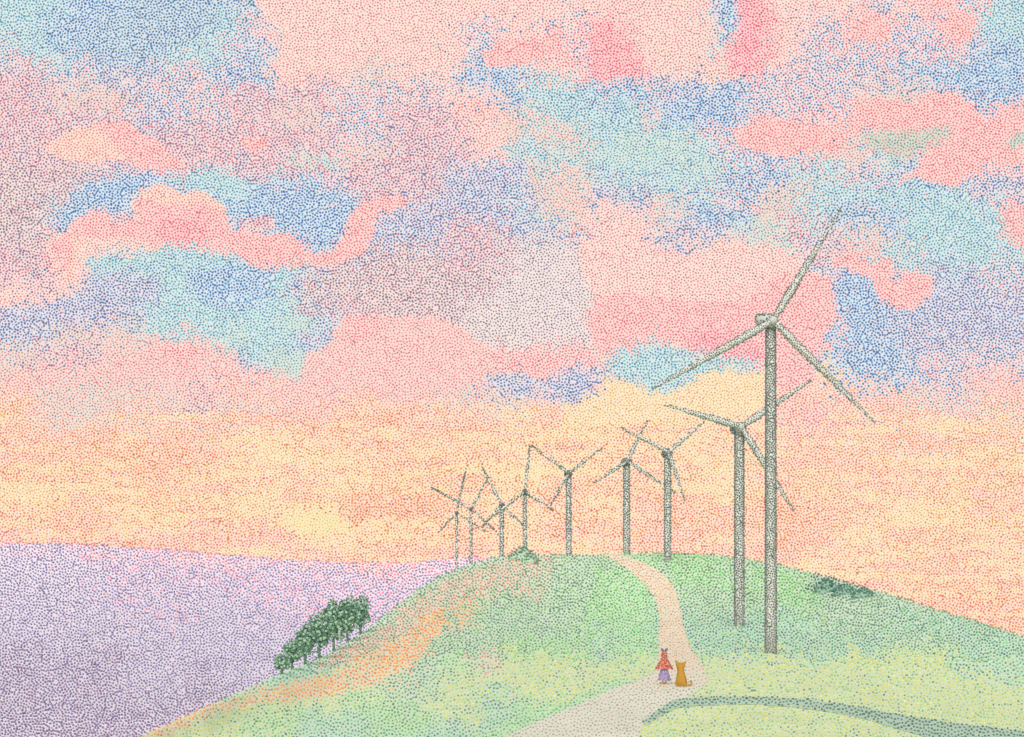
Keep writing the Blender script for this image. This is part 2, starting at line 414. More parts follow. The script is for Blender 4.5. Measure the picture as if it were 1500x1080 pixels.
def style_at(x, y, rows, polys, rng, js, jp, warp=9.0):
    wx = (fnoise(x, y, 42, 11) - .5) * 2.2 * warp
    wy = (fnoise(x, y, 42, 31) - .5) * 2.2 * warp
    fxn = (vnoise(x, y, 13, 91) - .5) * 20; fyn = (vnoise(x, y, 13, 95) - .5) * 20
    lowk = np.clip((y - 560) / 60, 0, 1) if polys is SKY_POLY else 0.0
    streak = (vnoise(x / 4.5, y, 13, 101) - .5) * 46 * lowk
    gx = x + wx * 2.2 + fxn + rng.normal(0, 1, x.shape) * (js + 28 * lowk)
    gy = y + wy * 2.0 + fyn + streak + rng.normal(0, js, x.shape)
    ys, tab = rows
    r = np.clip(np.round(np.interp(gy, ys, np.arange(len(ys)))).astype(int), 0, len(ys) - 1)
    c = np.clip((gx / 5).astype(int), 0, 299)
    s = tab[r, c]
    far_ = rng.random(x.shape) < .10
    r2 = np.clip(np.round(np.interp(gy + rng.normal(0, 22, x.shape), ys, np.arange(len(ys)))).astype(int), 0, len(ys) - 1)
    c2 = np.clip(((gx + rng.normal(0, 26, x.shape)) / 5).astype(int), 0, 299)
    s = np.where(far_, tab[r2, c2], s)
    if polys is SKY_POLY:      # long level streaks in the afterglow
        st_ = vnoise(x / 7.0, y, 9, 161) * .6 + vnoise(x / 3.0, y, 5, 163) * .4 + rng.normal(0, .09, x.shape)
        lowm = (y > 610 + 60 * (vnoise(x, y, 90, 165) - .5))
        s = np.where(lowm & (st_ > .66), KI['Y'], s)
        s = np.where(lowm & (st_ < .36) & (st_ > .25), KI['W'], s)
        s = np.where(lowm & (st_ <= .25), KI['R'], s)
        s = np.where(lowm & (st_ > .47) & (st_ < .53), KI['O'], s)
    if polys:
        n1 = rng.normal(0, 1, x.shape); n2 = rng.normal(0, 1, x.shape)
        for k, P in polys:
            P_ = np.array(P); jq = jp * (13 if k == 'L' else 4.5 if k in 'LDKTtVRyBM' or k == 'y1' else 1.3)
            qx = x + wx * .55 + fxn * .22 + n1 * jq; qy = y + wy * .55 + fyn * .22 + n2 * jq
            m = (qx > P_[:, 0].min()) & (qx < P_[:, 0].max()) & (qy > P_[:, 1].min()) & (qy < P_[:, 1].max())
            idx = np.nonzero(m)[0]
            if len(idx):
                hit = in_poly(qx[idx], qy[idx], P)
                s[idx[hit]] = KI[k]
    return s

def ink_at(x, y, s, rng):
    n = vnoise(x, y, 26, 57) * .5 + vnoise(x, y, 11, 77) * .5
    r = np.clip(rng.random(x.shape) * .62 + (n - .5) * 1.1 * .38 + .19, 0, .9999)
    C = np.zeros((len(x), 3))
    for k, key in enumerate(KEYS):
        m = s == k
        if not m.any(): continue
        cols = INKS[k]
        cw = np.cumsum([w_ for _, w_ in ST[key][1]]); cw /= cw[-1]
        C[m] = cols[np.searchsorted(cw, r[m])]
    return np.clip(C * rng.normal(1, .10, (len(x), 1)) * rng.normal(1, .03, (len(x), 3)), 0, 1)

def gap_at(x, y, rows, polys, rng, js, jp, n=5):
    g = np.zeros((len(x), 3))
    for _ in range(n):
        s = style_at(x, y, rows, polys, rng, js, jp)
        ink = np.zeros((len(x), 3))
        for k in range(len(KEYS)):
            m = s == k
            if m.any(): ink[m] = INKL[k][rng.integers(0, len(INKL[k]), m.sum())]
        g += (GAP[s] * .76 + PAPER * .24) * .87 + ink * .13
    return np.clip(g / n * 1.09, 0, 1)

# ------------------------------------------------------------------ the sky: one painted dome shell
DR = 9000.0
def dome(x, y, R):
    d = np.stack([(x - HX) / F, np.ones_like(x), (HY - y) / F], -1)
    d /= np.linalg.norm(d, axis=-1, keepdims=True)
    return d * R + np.array([0, 0, CZ])

acc = Acc()
gx_ = np.concatenate([np.linspace(-1500, -230, 24)[:-1], np.arange(-230, 1731, 6.0), np.linspace(1730, 3000, 24)[1:]])
gy_ = np.concatenate([np.linspace(-1500, -150, 20)[:-1], np.arange(-150, 961, 6.0), np.linspace(960, 1240, 6)[1:]])
GY, GX = np.meshgrid(gy_, gx_, indexing='ij')
GC = gap_at(GX.ravel(), GY.ravel(), SKY_ROWS, SKY_POLY, RNG, 13, 1.8)
H_, W_ = GX.shape
idx = np.arange(H_ * W_).reshape(H_, W_)
Q_ = np.stack([idx[:-1, :-1], idx[:-1, 1:], idx[1:, 1:], idx[1:, :-1]], -1).reshape(-1, 4)
acc.add(dome(GX.ravel(), GY.ravel(), DR), [Q_], GC)
DX, DY = even_dots(-220, 1720, -140, 950, 4.8)
S_ = style_at(DX, DY, SKY_ROWS, SKY_POLY, RNG, 12, 1.6)
IC = ink_at(DX, DY, S_, RNG)
rr = RAD[S_] * 1.0 * RNG.normal(1, .13, len(DX))
K6 = 7
ang = np.linspace(0, 2 * math.pi, K6, endpoint=False)
asp = RNG.uniform(.9, 1.34, len(DX)); th = vnoise(DX, DY, 34, 131) * 12 + RNG.normal(0, .55, len(DX))
ex = np.cos(ang)[None] * (rr * asp)[:, None]; ey = np.sin(ang)[None] * (rr / asp)[:, None]
vx = DX[:, None] + ex * np.cos(th)[:, None] - ey * np.sin(th)[:, None]
vy = DY[:, None] + ex * np.sin(th)[:, None] + ey * np.cos(th)[:, None]
DV = dome(vx.ravel(), vy.ravel(), DR * .9985)
acc.add(DV, [np.arange(len(DX) * K6).reshape(-1, K6)], np.repeat(IC, K6, 0))
sky = acc.build('sky', mat('sky_pigment', attr=True, emit=True), smooth=False)
tag(sky, 'stippled pink, blue and orange sunset sky full of soft clouds', kind='structure')

# ------------------------------------------------------------------ terrain
CRX = np.array([-500, -200, 0, 200, 300, 410, 480, 540, 600, 650, 700, 735, 790, 880, 930, 975, 1050, 1100, 1150, 1230, 1300, 1380, 1440, 1500, 1700, 2100.])
CRY = np.array([1330, 1230, 1165, 1081, 1036, 987, 958, 920, 872, 840, 823, 814, 814, 812, 811, 809, 813, 820, 829, 849, 869, 895, 912, 933, 965, 1020.])
CRD = np.array([14, 20, 30, 60, 105, 190, 270, 350, 470, 590, 700, 760, 820, 830, 820, 800, 690, 630, 600, 500, 430, 370, 330, 300, 210, 120.])
def crest(x):
    return np.interp(x, CRX, CRY) - HY, np.interp(x, CRX, CRD)
_t = np.array([0, .05, .098, .168, .266, .336, .504, .761, .884, .948, .98, 1.0])
_c = np.array([0, .12, .228, .34, .454, .515, .581, .634, .755, .905, .975, 1.0])
TT = np.linspace(0, 1, 400)
CC = np.interp(TT, _t, _c)
ker = np.hanning(25); ker /= ker.sum()
CC = np.convolve(np.pad(CC, 12, mode='reflect', reflect_type='odd'), ker, 'valid')
CC[0] = 0; CC = np.maximum.accumulate(CC); CC /= CC[-1]
YA, VA = 10.0, CZ * F / 10.0
def hill_v(x, y):
    vc, yc = crest(x)
    t = np.log(np.maximum(y, YA) / YA) / np.log(yc / YA)
    v = VA + (vc - VA) * np.interp(np.clip(t, 0, 1), TT, CC)
    return v
def hill_z(x, y):
    """ground height on the ray column x (photo px) at depth y"""
    vc, yc = crest(x)
    zf = CZ - hill_v(x, np.minimum(y, yc)) * np.minimum(y, yc) / F
    zf = np.where(y < YA, 0.0 + 0 * zf, zf)
    d = np.maximum(y - yc, 0)
    zc = CZ - vc * yc / F
    zb = zc - np.where(d < 900, .00011 * d * d, .00011 * 810000 + (d - 900) * .25) - np.minimum(d, 60) * .01 - np.clip(np.abs(np.asarray(x) - 800) - 300, 0, 800) / 800 * d * .25
    return np.where(y > yc, np.maximum(zb, -95), zf)
def depth_of(x, py):
    """depth of the ground seen at photo pixel (x, py)"""
    x = np.asarray(x, float); py = np.asarray(py, float)
    vc, yc = crest(x)
    c = (VA - (py - HY)) / (VA - vc)
    t = np.interp(np.clip(c, 0, 1), CC, TT)
    return YA * np.exp(t * np.log(yc / YA))
def ground_xyz(x, py, lift=0.0):
    d = depth_of(x, py)
    z = CZ - hill_v(x, d) * d / F
    return np.stack([(x - HX) / F * d, d, z + lift * d / F], -1)

PATH_L = [(700,1100),(735,1081),(800,1052),(850,1031),(900,1008),(945,994),(962,984),(965,960),(965,930),(965,900),(961,880),(945,856),(918,834),(893,818),(882,812.6)]
PATH_R = [(925,1100),(935,1081),(942,1060),(956,1046),(975,1034),(1006,1022),(1032,1006),(1036,992),(1026,970),(1011,950),(1001,920),(996,890),(987,858),(962,834),(925,818),(908,812.4)]
PATH = PATH_L + PATH_R[::-1]
TR_U = [(940,1058),(962,1042),(985,1026),(1020,1022),(1100,1021),(1170,1024),(1250,1034),(1320,1048),(1400,1060),(1500,1071),(1700,1090)]
TR_D = [(948,1064),(966,1050),(990,1038),(1020,1034),(1100,1032.5),(1170,1037),(1250,1049),(1320,1070),(1400,1092),(1500,1106),(1700,1130)]
TRAIL = TR_U + TR_D[::-1]

LAND_POLY = [
 ('G', [(645,838),(700,820),(740,812),(745,822),(700,832),(650,852),(600,885),(545,925),(500,955),(420,990),(330,1032),(325,1026),(410,984),(480,955),(540,914),(600,868)]),
 ('m', [(400,985),(440,975),(500,972),(480,990),(430,998),(380,1008)]),
 ('r', [(650,855),(700,835),(760,822),(765,838),(700,868),(640,900),(580,930),(520,965),(460,985),(500,950),(560,915)]),
 ('o', [(205,1084),(300,1040),(360,1024),(430,1008),(480,992),(520,978),(560,956),(590,928),(622,902),(645,892),(655,905),(632,936),(600,958),(566,978),(520,1000),(470,1016),(400,1026),(310,1050),(240,1080)]),
 ('o', [(560,960),(600,925),(625,900),(650,905),(648,925),(620,955),(585,985),(540,1005),(480,1022),(430,1030),(400,1026),(480,1000)]),
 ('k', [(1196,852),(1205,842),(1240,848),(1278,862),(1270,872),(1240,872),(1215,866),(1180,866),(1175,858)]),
 ('v', [(700,1085),(900,1000),(960,990),(940,1000),(860,1030),(760,1085)]),
]
# hill sheet
hx = np.arange(-500, 2101, 10.0)
hy = np.concatenate([[-30, -5, 2, 6], np.geomspace(10, 1000, 120), np.geomspace(1000, 3000, 26)[1:]])
HYg, HXg = np.meshgrid(hy, hx, indexing='ij')
def hill_pt(x, y):
    z = hill_z(x, y)
    yy = np.maximum(y, 6)
    X = (x - HX) / F * np.where(y < 6, 6 + (6 - y) * .6, y)
    return np.stack([X, y, z], -1)
HV = hill_pt(HXg.ravel(), HYg.ravel())
vcq, ycq = crest(HXg.ravel())
pyq = HY + hill_v(HXg.ravel(), np.minimum(HYg.ravel(), ycq))
HC = gap_at(HXg.ravel(), pyq, LAND_ROWS, LAND_POLY, RNG, 11, 3, 8)
HC = HC * .72 + lin((216, 238, 198)) * .28
H_, W_ = HXg.shape
idx = np.arange(H_ * W_).reshape(H_, W_)
Q_ = np.stack([idx[:-1, :-1], idx[:-1, 1:], idx[1:, 1:], idx[1:, :-1]], -1).reshape(-1, 4)
m_ground = mat('turf', attr=True, noise=.6)
hill = big_mesh('hill', HV, [Q_], HC, True, m_ground)
tag(hill, 'rounded green grassy hill rising to a long crest', kind='structure')

def strip(L, R, n, name, key, lift, key2=None, label=None):
    def res(P):
        P = np.array(P, float); s = np.concatenate([[0], np.cumsum(np.hypot(*np.diff(P, axis=0).T))])
        q = np.linspace(0, s[-1], n)
        return np.interp(q, s, P[:, 0]), np.interp(q, s, P[:, 1])
    lx, ly = res(L); rx, ry = res(R)
    K = 9
    t = np.linspace(0, 1, K)[None]
    X = lx[:, None] * (1 - t) + rx[:, None] * t
    Y = ly[:, None] * (1 - t) + ry[:, None] * t
    V = ground_xyz(X.ravel(), Y.ravel(), lift)
    g = gap = lin(ST[key][0]) * np.ones((len(V), 1))
    if key2 is not None:
        f = np.clip((Y.ravel() - 960) / 60, 0, 1)[:, None]
        g = lin(ST[key][0]) * (1 - f) + lin(ST[key2][0]) * f
    id_ = np.arange(n * K).reshape(n, K)
    Qs = np.stack([id_[:-1, :-1], id_[:-1, 1:], id_[1:, 1:], id_[1:, :-1]], -1).reshape(-1, 4)
    o = big_mesh(name, V, [Qs[:, ::-1]], g, True, m_ground)
    return tag(o, label, kind='structure')
strip(PATH_L, PATH_R, 160, 'path', 'd', .35, 'p', 'pale sandy path winding over the hill crest')
strip(TR_U, TR_D, 120, 'trail', 'k', .5, None, 'narrow dark teal trail curving across the foreground grass')

# tufts and pebbles: real little mounds lying all over the slope
def place(x, y, s, rscale=1.0):
    d = depth_of(x, y)
    P = ground_xyz(x, y)
    r = 1.03 * RAD[s] * rscale * RNG.normal(1, .1, len(x)) * d / F
    P[:, 2] += r * .95
    return P, r
A1, B1 = even_dots(-120, 1640, 800, 1125, 4.75)
A2, B2 = even_dots(-120, 1640, 940, 1125, 5.5)
lim = 972 + (vnoise(A1, A1, 60, 151) - .5) * 30; lim2 = 972 + (vnoise(A2, A2, 60, 151) - .5) * 30
m1 = B1 < lim; m2 = B2 >= lim2 + .3
DX, DY = np.concatenate([A1[m1], A2[m2]]), np.concatenate([B1[m1], B2[m2]])
vc, yc = crest(DX)
ok = (DY - HY) > vc + .2
DX, DY = DX[ok], DY[ok]
jx = DX + RNG.normal(0, 1.0, len(DX)); jy = DY + RNG.normal(0, .7, len(DX))
inp = in_poly(jx, jy, PATH); intr = in_poly(jx, jy, TRAIL) & ~inp
S_ = style_at(DX, DY, LAND_ROWS, LAND_POLY, RNG, 8, 2.0)
S_[inp] = np.where(DY[inp] + RNG.normal(0, 12, inp.sum()) < 985, KI['d'], KI['p'])
S_[intr] = KI['k']
IC = ink_at(DX, DY, S_, RNG)
m_tuft = mat('tuft_pigment', attr=True, rough=1.0)
P_, r_ = place(DX, DY, S_)
for nm, msk, lab in (('grass', ~inp & ~intr, 'short green, yellow and rust coloured grass tufts over the hill'),
                     ('pebbles', inp, 'small tan and grey pebbles on the sandy path'),
                     ('dark_pebbles', intr, 'dark teal pebbles lying along the narrow trail')):
    a = Acc(); balls(a, P_[msk], r_[msk], IC[msk], True)
    tag(a.build(nm, m_tuft), lab, nm.replace('_', ' '), kind='stuff')

# far lowland and upland to the left
FX = np.array([-900, -300, 0, 120, 250, 400, 500, 600, 650, 700, 800, 950, 1100.])
FYt = np.array([790, 792, 796, 798, 806, 819, 824, 824, 819, 816, 830, 900, 965.])
FT_d = np.array([350, 700, 1500, 3000, 3900, 4200])
def far_v(x, y):
    vc = np.interp(x, FX, FYt) - HY
    base = np.interp(np.log(y), np.log(FT_d), [0, .48, .72, .93, .99, 1.0])
    return 320 + (vc - 320) * base
def far_depth(x, py):
    vc = np.interp(x, FX, FYt) - HY
    c = (320 - (py - HY)) / (320 - vc)
    return np.exp(np.interp(c, [0, .48, .72, .93, .99, 1.0], np.log(FT_d)))
fx = np.arange(-900, 1101, 12.0)
fy = np.concatenate([np.geomspace(350, 4200, 90), [4400, 4800, 5400, 6200]])
FYg, FXg = np.meshgrid(fy, fx, indexing='ij')
yy = FYg.ravel(); xx = FXg.ravel()
vv = far_v(xx, np.minimum(yy, 4200))
zz = CZ - vv * np.minimum(yy, 4200) / F - np.maximum(yy - 4200, 0) * .3
FV = np.stack([(xx - HX) / F * yy, yy, np.maximum(zz, -140)], -1)
FC = gap_at(xx, HY + vv, FAR_ROWS, None, RNG, 16, 3)
H_, W_ = FXg.shape
idx = np.arange(H_ * W_).reshape(H_, W_)
Q_ = np.stack([idx[:-1, :-1], idx[:-1, 1:], idx[1:, 1:], idx[1:, :-1]], -1).reshape(-1, 4)
far = big_mesh('valley', FV, [Q_], FC, True, m_ground)
tag(far, 'broad lavender valley and upland fading to painted pink haze at its top', kind='structure')
DX, DY = even_dots(-160, 900, 786, 1110, 4.7)
ok = ((DY - HY) > np.interp(DX, FX, FYt) - HY + .3) & ((DY - HY) < crest(DX)[0] + 25)
DX, DY = DX[ok], DY[ok]
S_ = style_at(DX, DY, FAR_ROWS, None, RNG, 12, 2)
IC = ink_at(DX, DY, S_, RNG)
d = far_depth(DX, DY)
r_ = RAD[S_] * 1.05 * RNG.normal(1, .1, len(DX)) * d / F
P_ = np.stack([(DX - HX) / F * d, d, CZ - (DY - HY) * d / F + r_ * .95], -1)
a = Acc(); balls(a, P_, r_, IC, True)
tag(a.build('heather', m_tuft), 'purple and pink heather scrub covering the far valley, pink haze painted in near its top', 'heather', kind='stuff')

# the wide plain under it all, out to the horizon
a = Acc()
n = 48; t = np.linspace(0, 2 * math.pi, n, endpoint=False)
V = np.concatenate([[[0, 0, -100.]], np.stack([np.cos(t) * 8900, np.sin(t) * 8900, np.full(n, -100.)], -1)])
a.add(V, [np.array([(0, i + 1, (i + 1) % n + 1) for i in range(n)])], lin((214, 196, 200)))
tag(a.build('plain', m_ground, smooth=False), 'flat pale plain stretching to the horizon', kind='structure')

# ------------------------------------------------------------------ wind turbines
GAPT, INKT = lin((204, 208, 196)), [lin((106, 114, 111)), lin((118, 123, 121)), lin((98, 110, 105))]
GAPH = lin((196, 200, 190))
m_tur = mat('weathered_grey_paint', attr=True, rough=.7)
def ink_t(n, purple=None):
    c = np.array(INKT)[RNG.integers(0, 3, n)] * RNG.normal(1, .08, (n, 1))
    if purple is not None:
        k = RNG.random(n) < purple
        c[k] = lin((140, 124, 140))
    return np.clip(c, 0, 1)
def tube(acc, A, B, ra, rb, n, col, rings=2, prof=None):
    A, B = np.array(A, float), np.array(B, float)
    ax = B - A; L = np.linalg.norm(ax); ax /= L
    ref = np.array([0, 1., 0]) if abs(ax[1]) < .9 else np.array([1., 0, 0])
    u = np.cross(ax, ref); u /= np.linalg.norm(u); w_ = np.cross(ax, u)
    th_ = np.linspace(0, 2 * math.pi, n, endpoint=False)
    V = []
    for k in range(rings):
        s = k / (rings - 1)
        r = ra + (rb - ra) * s if prof is None else prof(s)
        V.append(A + ax * L * s + (np.cos(th_)[:, None] * u + np.sin(th_)[:, None] * w_) * r)
    V = np.concatenate(V)
    Fq = np.array([(k * n + i, k * n + (i + 1) % n, (k + 1) * n + (i + 1) % n, (k + 1) * n + i) for k in range(rings - 1) for i in range(n)])
    cap = [np.arange(n)[::-1][None], (np.arange(n) + (rings - 1) * n)[None]]
    acc.add(V, [Fq] + cap, col)

def turbine(hx_, hy_, d, wb, wt, blades, bw, label, base_py=None, coarse=3.8, nac=None):
    k = d / F
    X = (hx_ - HX) * k
    zb = float(hill_z(np.array([hx_]), np.array([d]))[0])
    zh = CZ + (HY - hy_) * k
    root = empty('wind_turbine', (X, d, zb))
    tag(root, label, 'wind turbine', 'wind turbines standing along the hill crest')
    H = zh - zb
    rb, rt = wb * k / 2, wt * k / 2
    sp = coarse * k; dr = 1.46 * k
    # tower
    a = Acc(); tube(a, (0, 0, -1.0 if d > 100 else 0), (0, 0, H), rb * .92, rt * .92, 20, GAPT, rings=8)
    circ = math.pi * (rb + rt)
    px, pz = even_dots(0, circ, 0, H, sp)
    ok = (px >= 0) & (px < circ) & (pz > -.3 * k) & (pz < H - sp * .3); px, pz = px[ok], pz[ok]
    r = rb + (rt - rb) * pz / H
    th_ = px / circ * 2 * math.pi
    pts = np.stack([np.cos(th_) * r * .93, np.sin(th_) * r * .93, pz], -1)
    low = np.clip(1 - pz / (H * .45), 0, 1)
    cc = ink_t(len(pts))
    kk = RNG.random(len(pts)) < low * .45
    cc[kk] = lin((146, 128, 142))
    balls(a, pts, dr * RNG.normal(1, .1, len(pts)), cc)
    a.build('tower', m_tur, root)
    # nacelle behind the rotor
    a = Acc()
    nl = max(wt * 1.05, 3.5) * k; nh = wt * .62 * k
    if nac: n0 = np.array([nac[0] * k, 1.6 * rt + .5 * k, -nac[1] * k])
    else: n0 = np.array([-.6 * rt, 2.6 * rt, .1 * rt])
    n1 = np.array([.5 * rt, -1.0 * rt, 0])
    tube(a, np.array([0, 0, H]) + n0, np.array([0, 0, H]) + n1, nh, nh, 12, GAPH, 7,
         prof=lambda s: nh * (.55 + .5 * math.sin(math.pi * (.12 + .76 * s))))
    q = RNG.random((70, 1)); q2 = RNG.random(70) * 2 * math.pi
    ax0 = (n1 - n0) / np.linalg.norm(n1 - n0); e1 = np.cross(ax0, [0, 0, 1.]); e1 /= np.linalg.norm(e1); e2 = np.cross(ax0, e1)
    P0 = (n0 + (n1 - n0) * q) + (np.cos(q2)[:, None] * e1 + np.sin(q2)[:, None] * e2) * nh * (.58 + .5 * np.sin(math.pi * (.12 + .76 * q))) + np.array([0, 0, H])
    balls(a, P0[::2] if wt < 9 else P0, dr * .95, ink_t(len(P0[::2] if wt < 9 else P0)))
    a.build('nacelle', m_tur, root)
    # hub
    a = Acc()
    hubc = np.array([0, -1.55 * rt, H])
    hr = max(bw * .62, 1.6) * k
    tube(a, hubc + np.array([0, rt * .9, 0]), hubc - np.array([0, hr * 1.1, 0]), hr, hr * .2, 12, GAPH, 6,
         prof=lambda s: hr * math.sqrt(max(1 - (s * .96) ** 2, 0)))
    for (qn, qr, qy) in ((8, .86, -.35), (5, .5, -.75), (1, 0, -1.0)):
        q2 = np.arange(qn) * 2 * math.pi / qn
        balls(a, hubc + np.stack([np.cos(q2) * hr * qr, hr * qy + 0 * q2, np.sin(q2) * hr * qr], -1), dr * .9, ink_t(qn))
    a.build('hub', m_tur, root)
    # blades
    for (ax_, ay_) in blades:
        v = np.array([ax_ * k, 0, -ay_ * k]); L = np.linalg.norm(v); v /= L
        nrm = np.cross(v, [0, 1., 0])
        a = Acc()
        ns = 18
        def halfw(s):
            return bw * .5 * k * np.interp(s, [0, .06, .18, .45, .75, 1], [.55, .72, 1.0, .82, .52, .22])
        def mid(s): return hubc + v * L * s + np.array([0, -.4 * rt, 0])
        V = []; th8 = np.linspace(0, 2 * math.pi, 8, endpoint=False)
        for i in range(ns):
            s = i / (ns - 1); hw = halfw(s); tk = hw * (.75 - .45 * s)
            V.append(mid(s) + np.cos(th8)[:, None] * nrm * hw * .82 + np.sin(th8)[:, None] * np.array([0, 1., 0]) * tk)
        V = np.concatenate(V)
        Fq = np.array([(q * 8 + i, q * 8 + (i + 1) % 8, (q + 1) * 8 + (i + 1) % 8, (q + 1) * 8 + i) for q in range(ns - 1) for i in range(8)])
        a.add(V, [Fq, np.arange(8)[::-1][None], (np.arange(8) + (ns - 1) * 8)[None]], GAPT)
        for side in (-1, 1):
            hwm = bw * .5 * k
            sx, sy = even_dots(0, L, -hwm - sp, hwm + sp, sp * .95)
            if len(sx) == 0: continue
            s_ = sx / L
            ok = (s_ > 0) & (s_ < 1.0); sx, sy, s_ = sx[ok], sy[ok], s_[ok]
            hw = bw * .5 * k * np.interp(s_, [0, .06, .18, .45, .75, 1], [.55, .72, 1.0, .82, .52, .22])
            ok = np.abs(sy) < np.maximum(hw * .9, sp * .42); sx, sy, s_, hw = sx[ok], sy[ok], s_[ok], hw[ok]
            sy = np.clip(sy, -hw * .85, hw * .85)
            pts = hubc + v * sx[:, None] + nrm * sy[:, None]
            pts[:, 1] += -.4 * rt + side * hw * (.75 - .45 * s_) * np.sqrt(np.clip(1 - (sy / hw / .95) ** 2, 0, 1)) * .8
            balls(a, pts, dr * .98 * RNG.normal(1, .1, len(pts)), ink_t(len(pts)))
        a.build('blade', m_tur, root)
    return root

d1 = float(depth_of(1127, 958)); d2 = float(depth_of(1083, 918)); d3 = float(depth_of(978, 822))
turbine(1129, 474, d1, 17.5, 15, [(99, -163), (-177, 100), (149, 149)], 14,
        'largest and nearest grey wind turbine, one blade reaching up into the blue cloud', nac=(-17, -10))
turbine(1083, 628, d2, 15, 14, [(-111, -32), (102, -68), (76, 122)], 12,
        'second largest grey wind turbine, its blades passing behind the nearest tower')
turbine(978, 664, d3, 10.5, 9.5, [(-70, -36), (52, -44), (24, 71)], 7,
        'grey wind turbine right of the path top, one blade hanging steeply beside its tower')
turbine(918, 677, 835, 10, 9, [(30, -60), (-50, 33), (72, 47)], 6.5,
        'grey wind turbine at the top of the path, one blade crossing its right neighbour')
turbine(833, 694, 900, 7.5, 7, [(-55, -40), (49, -37), (-28, 49)], 5.5,
        'wind turbine alone left of the path with two blades raised in a wide V')
turbine(769, 721, 1150, 5.6, 5.2, [(7, -67), (-58, 44), (42, 28)], 4.6,
        'wind turbine rising behind the round bush, one blade pointing straight up')
turbine(735, 741, 1230, 5.6, 5.2, [(-28, -55), (-30, 33), (32, 30)], 4.8,
        'short stout wind turbine just left of the round bush, one blade leaning up left')
turbine(690, 746, 1350, 3.2, 3.0, [(-59, -32), (25, -45), (38, 34)], 3.4,
        'thin distant wind turbine, second from the left, with a long blade reaching up left')
turbine(669, 752, 1500, 3.0, 2.6, [(14, -66), (-27, 29), (42, 27)], 3.0,
        'faintest and farthest wind turbine, leftmost of the row, one blade nearly upright')

# ------------------------------------------------------------------ trees and bushes
DKG = [lin((84, 126, 104)), lin((96, 138, 108)), lin((84, 118, 112)), lin((112, 152, 116))]
CORE = lin((158, 188, 164))
m_leaf = mat('dark_leaf_pigment', attr=True, rough=1.0)
m_bark = mat('bark', attr=True, rough=1.0)
def tree(x, base, top, hw, label):
    base = max(base, float(np.interp(x, CRX, CRY)) + 1.5)
    d = float(depth_of(x, base)); k = d / F
    P = ground_xyz(np.array([float(x)]), np.array([float(base)]))[0]
    root = empty('hillside_tree', tuple(P))
    tag(root, label, 'tree', 'dark trees in a row down the left slope')
    H = (base - top) * k
    a = Acc()
    tube(a, (0, 0, -.3), (0, 0, H * .62), 1.9 * k, 1.0 * k, 9, lin((92, 122, 100)), 5)
    for q in range(4):
        an = q * 1.6 + RNG.uniform(0, 1)
        tube(a, (0, 0, H * (.3 + .07 * q)), (math.cos(an) * hw * .6 * k, math.sin(an) * hw * .6 * k, H * (.55 + .08 * q)), .9 * k, .45 * k, 6, lin((92, 122, 100)))
    n = 14; zt = RNG.uniform(0, H * .4, n); tt = RNG.uniform(0, 6.28, n)
    balls(a, np.stack([np.cos(tt) * 1.7 * k, np.sin(tt) * 1.7 * k, zt], -1), 1.3 * k, np.array(DKG)[RNG.integers(0, 4, n)])
    a.build('trunk', m_bark, root)
    a = Acc()
    w_ = hw * 1.25 * k
    def cloud(n, lo):
        D = RNG.normal(0, 1, (n, 3)); D /= np.linalg.norm(D, axis=1, keepdims=True)
        D *= (RNG.random(n) ** .45)[:, None]
        bump = 1 + .22 * np.sin(D[:, 0] * 5 + x) * np.cos(D[:, 2] * 6 + x * 2)
        return np.stack([D[:, 0] * w_ * bump, D[:, 1] * w_ * .8, H * (lo + 1) / 2 + D[:, 2] * H * (1 - lo) / 2 * bump], -1)
    n = int(w_ * H * .75 * 3.14 / (3.9 * k) ** 2)
    balls(a, cloud(int(n * 1.3), .2) * np.array([.86, .8, .97]), 2.5 * k, np.tile(CORE, (int(n * 1.3), 1)) * RNG.normal(1, .06, (int(n * 1.3), 1)))
    P3 = cloud(n * 3, .18)
    balls(a, P3, 1.35 * k * RNG.normal(1, .15, len(P3)), np.array(DKG)[RNG.integers(0, 4, len(P3))] * RNG.normal(1, .1, (len(P3), 1)))
    a.build('crown', m_leaf, root)
    return root
tree(413, 986, 958, 10, 'smallest and lowest dark green tree at the foot of the tree row')
tree(428, 976, 936, 12, 'low dark green tree just above the lowest one in the row on the slope')
tree(447, 966, 915, 13, 'dark green tree third from the lower end of the row on the slope')
tree(468, 956, 896, 14, 'dark green tree in the exact middle of the row down the left slope')
tree(489, 945, 881, 15, 'broad dark green tree fifth from the lower end of the slope row')
tree(509, 937, 874, 14, 'tall dark green tree second from the upper end of the slope row')
tree(528, 928, 872, 12, 'highest standing dark green tree at the upper end of the slope row')

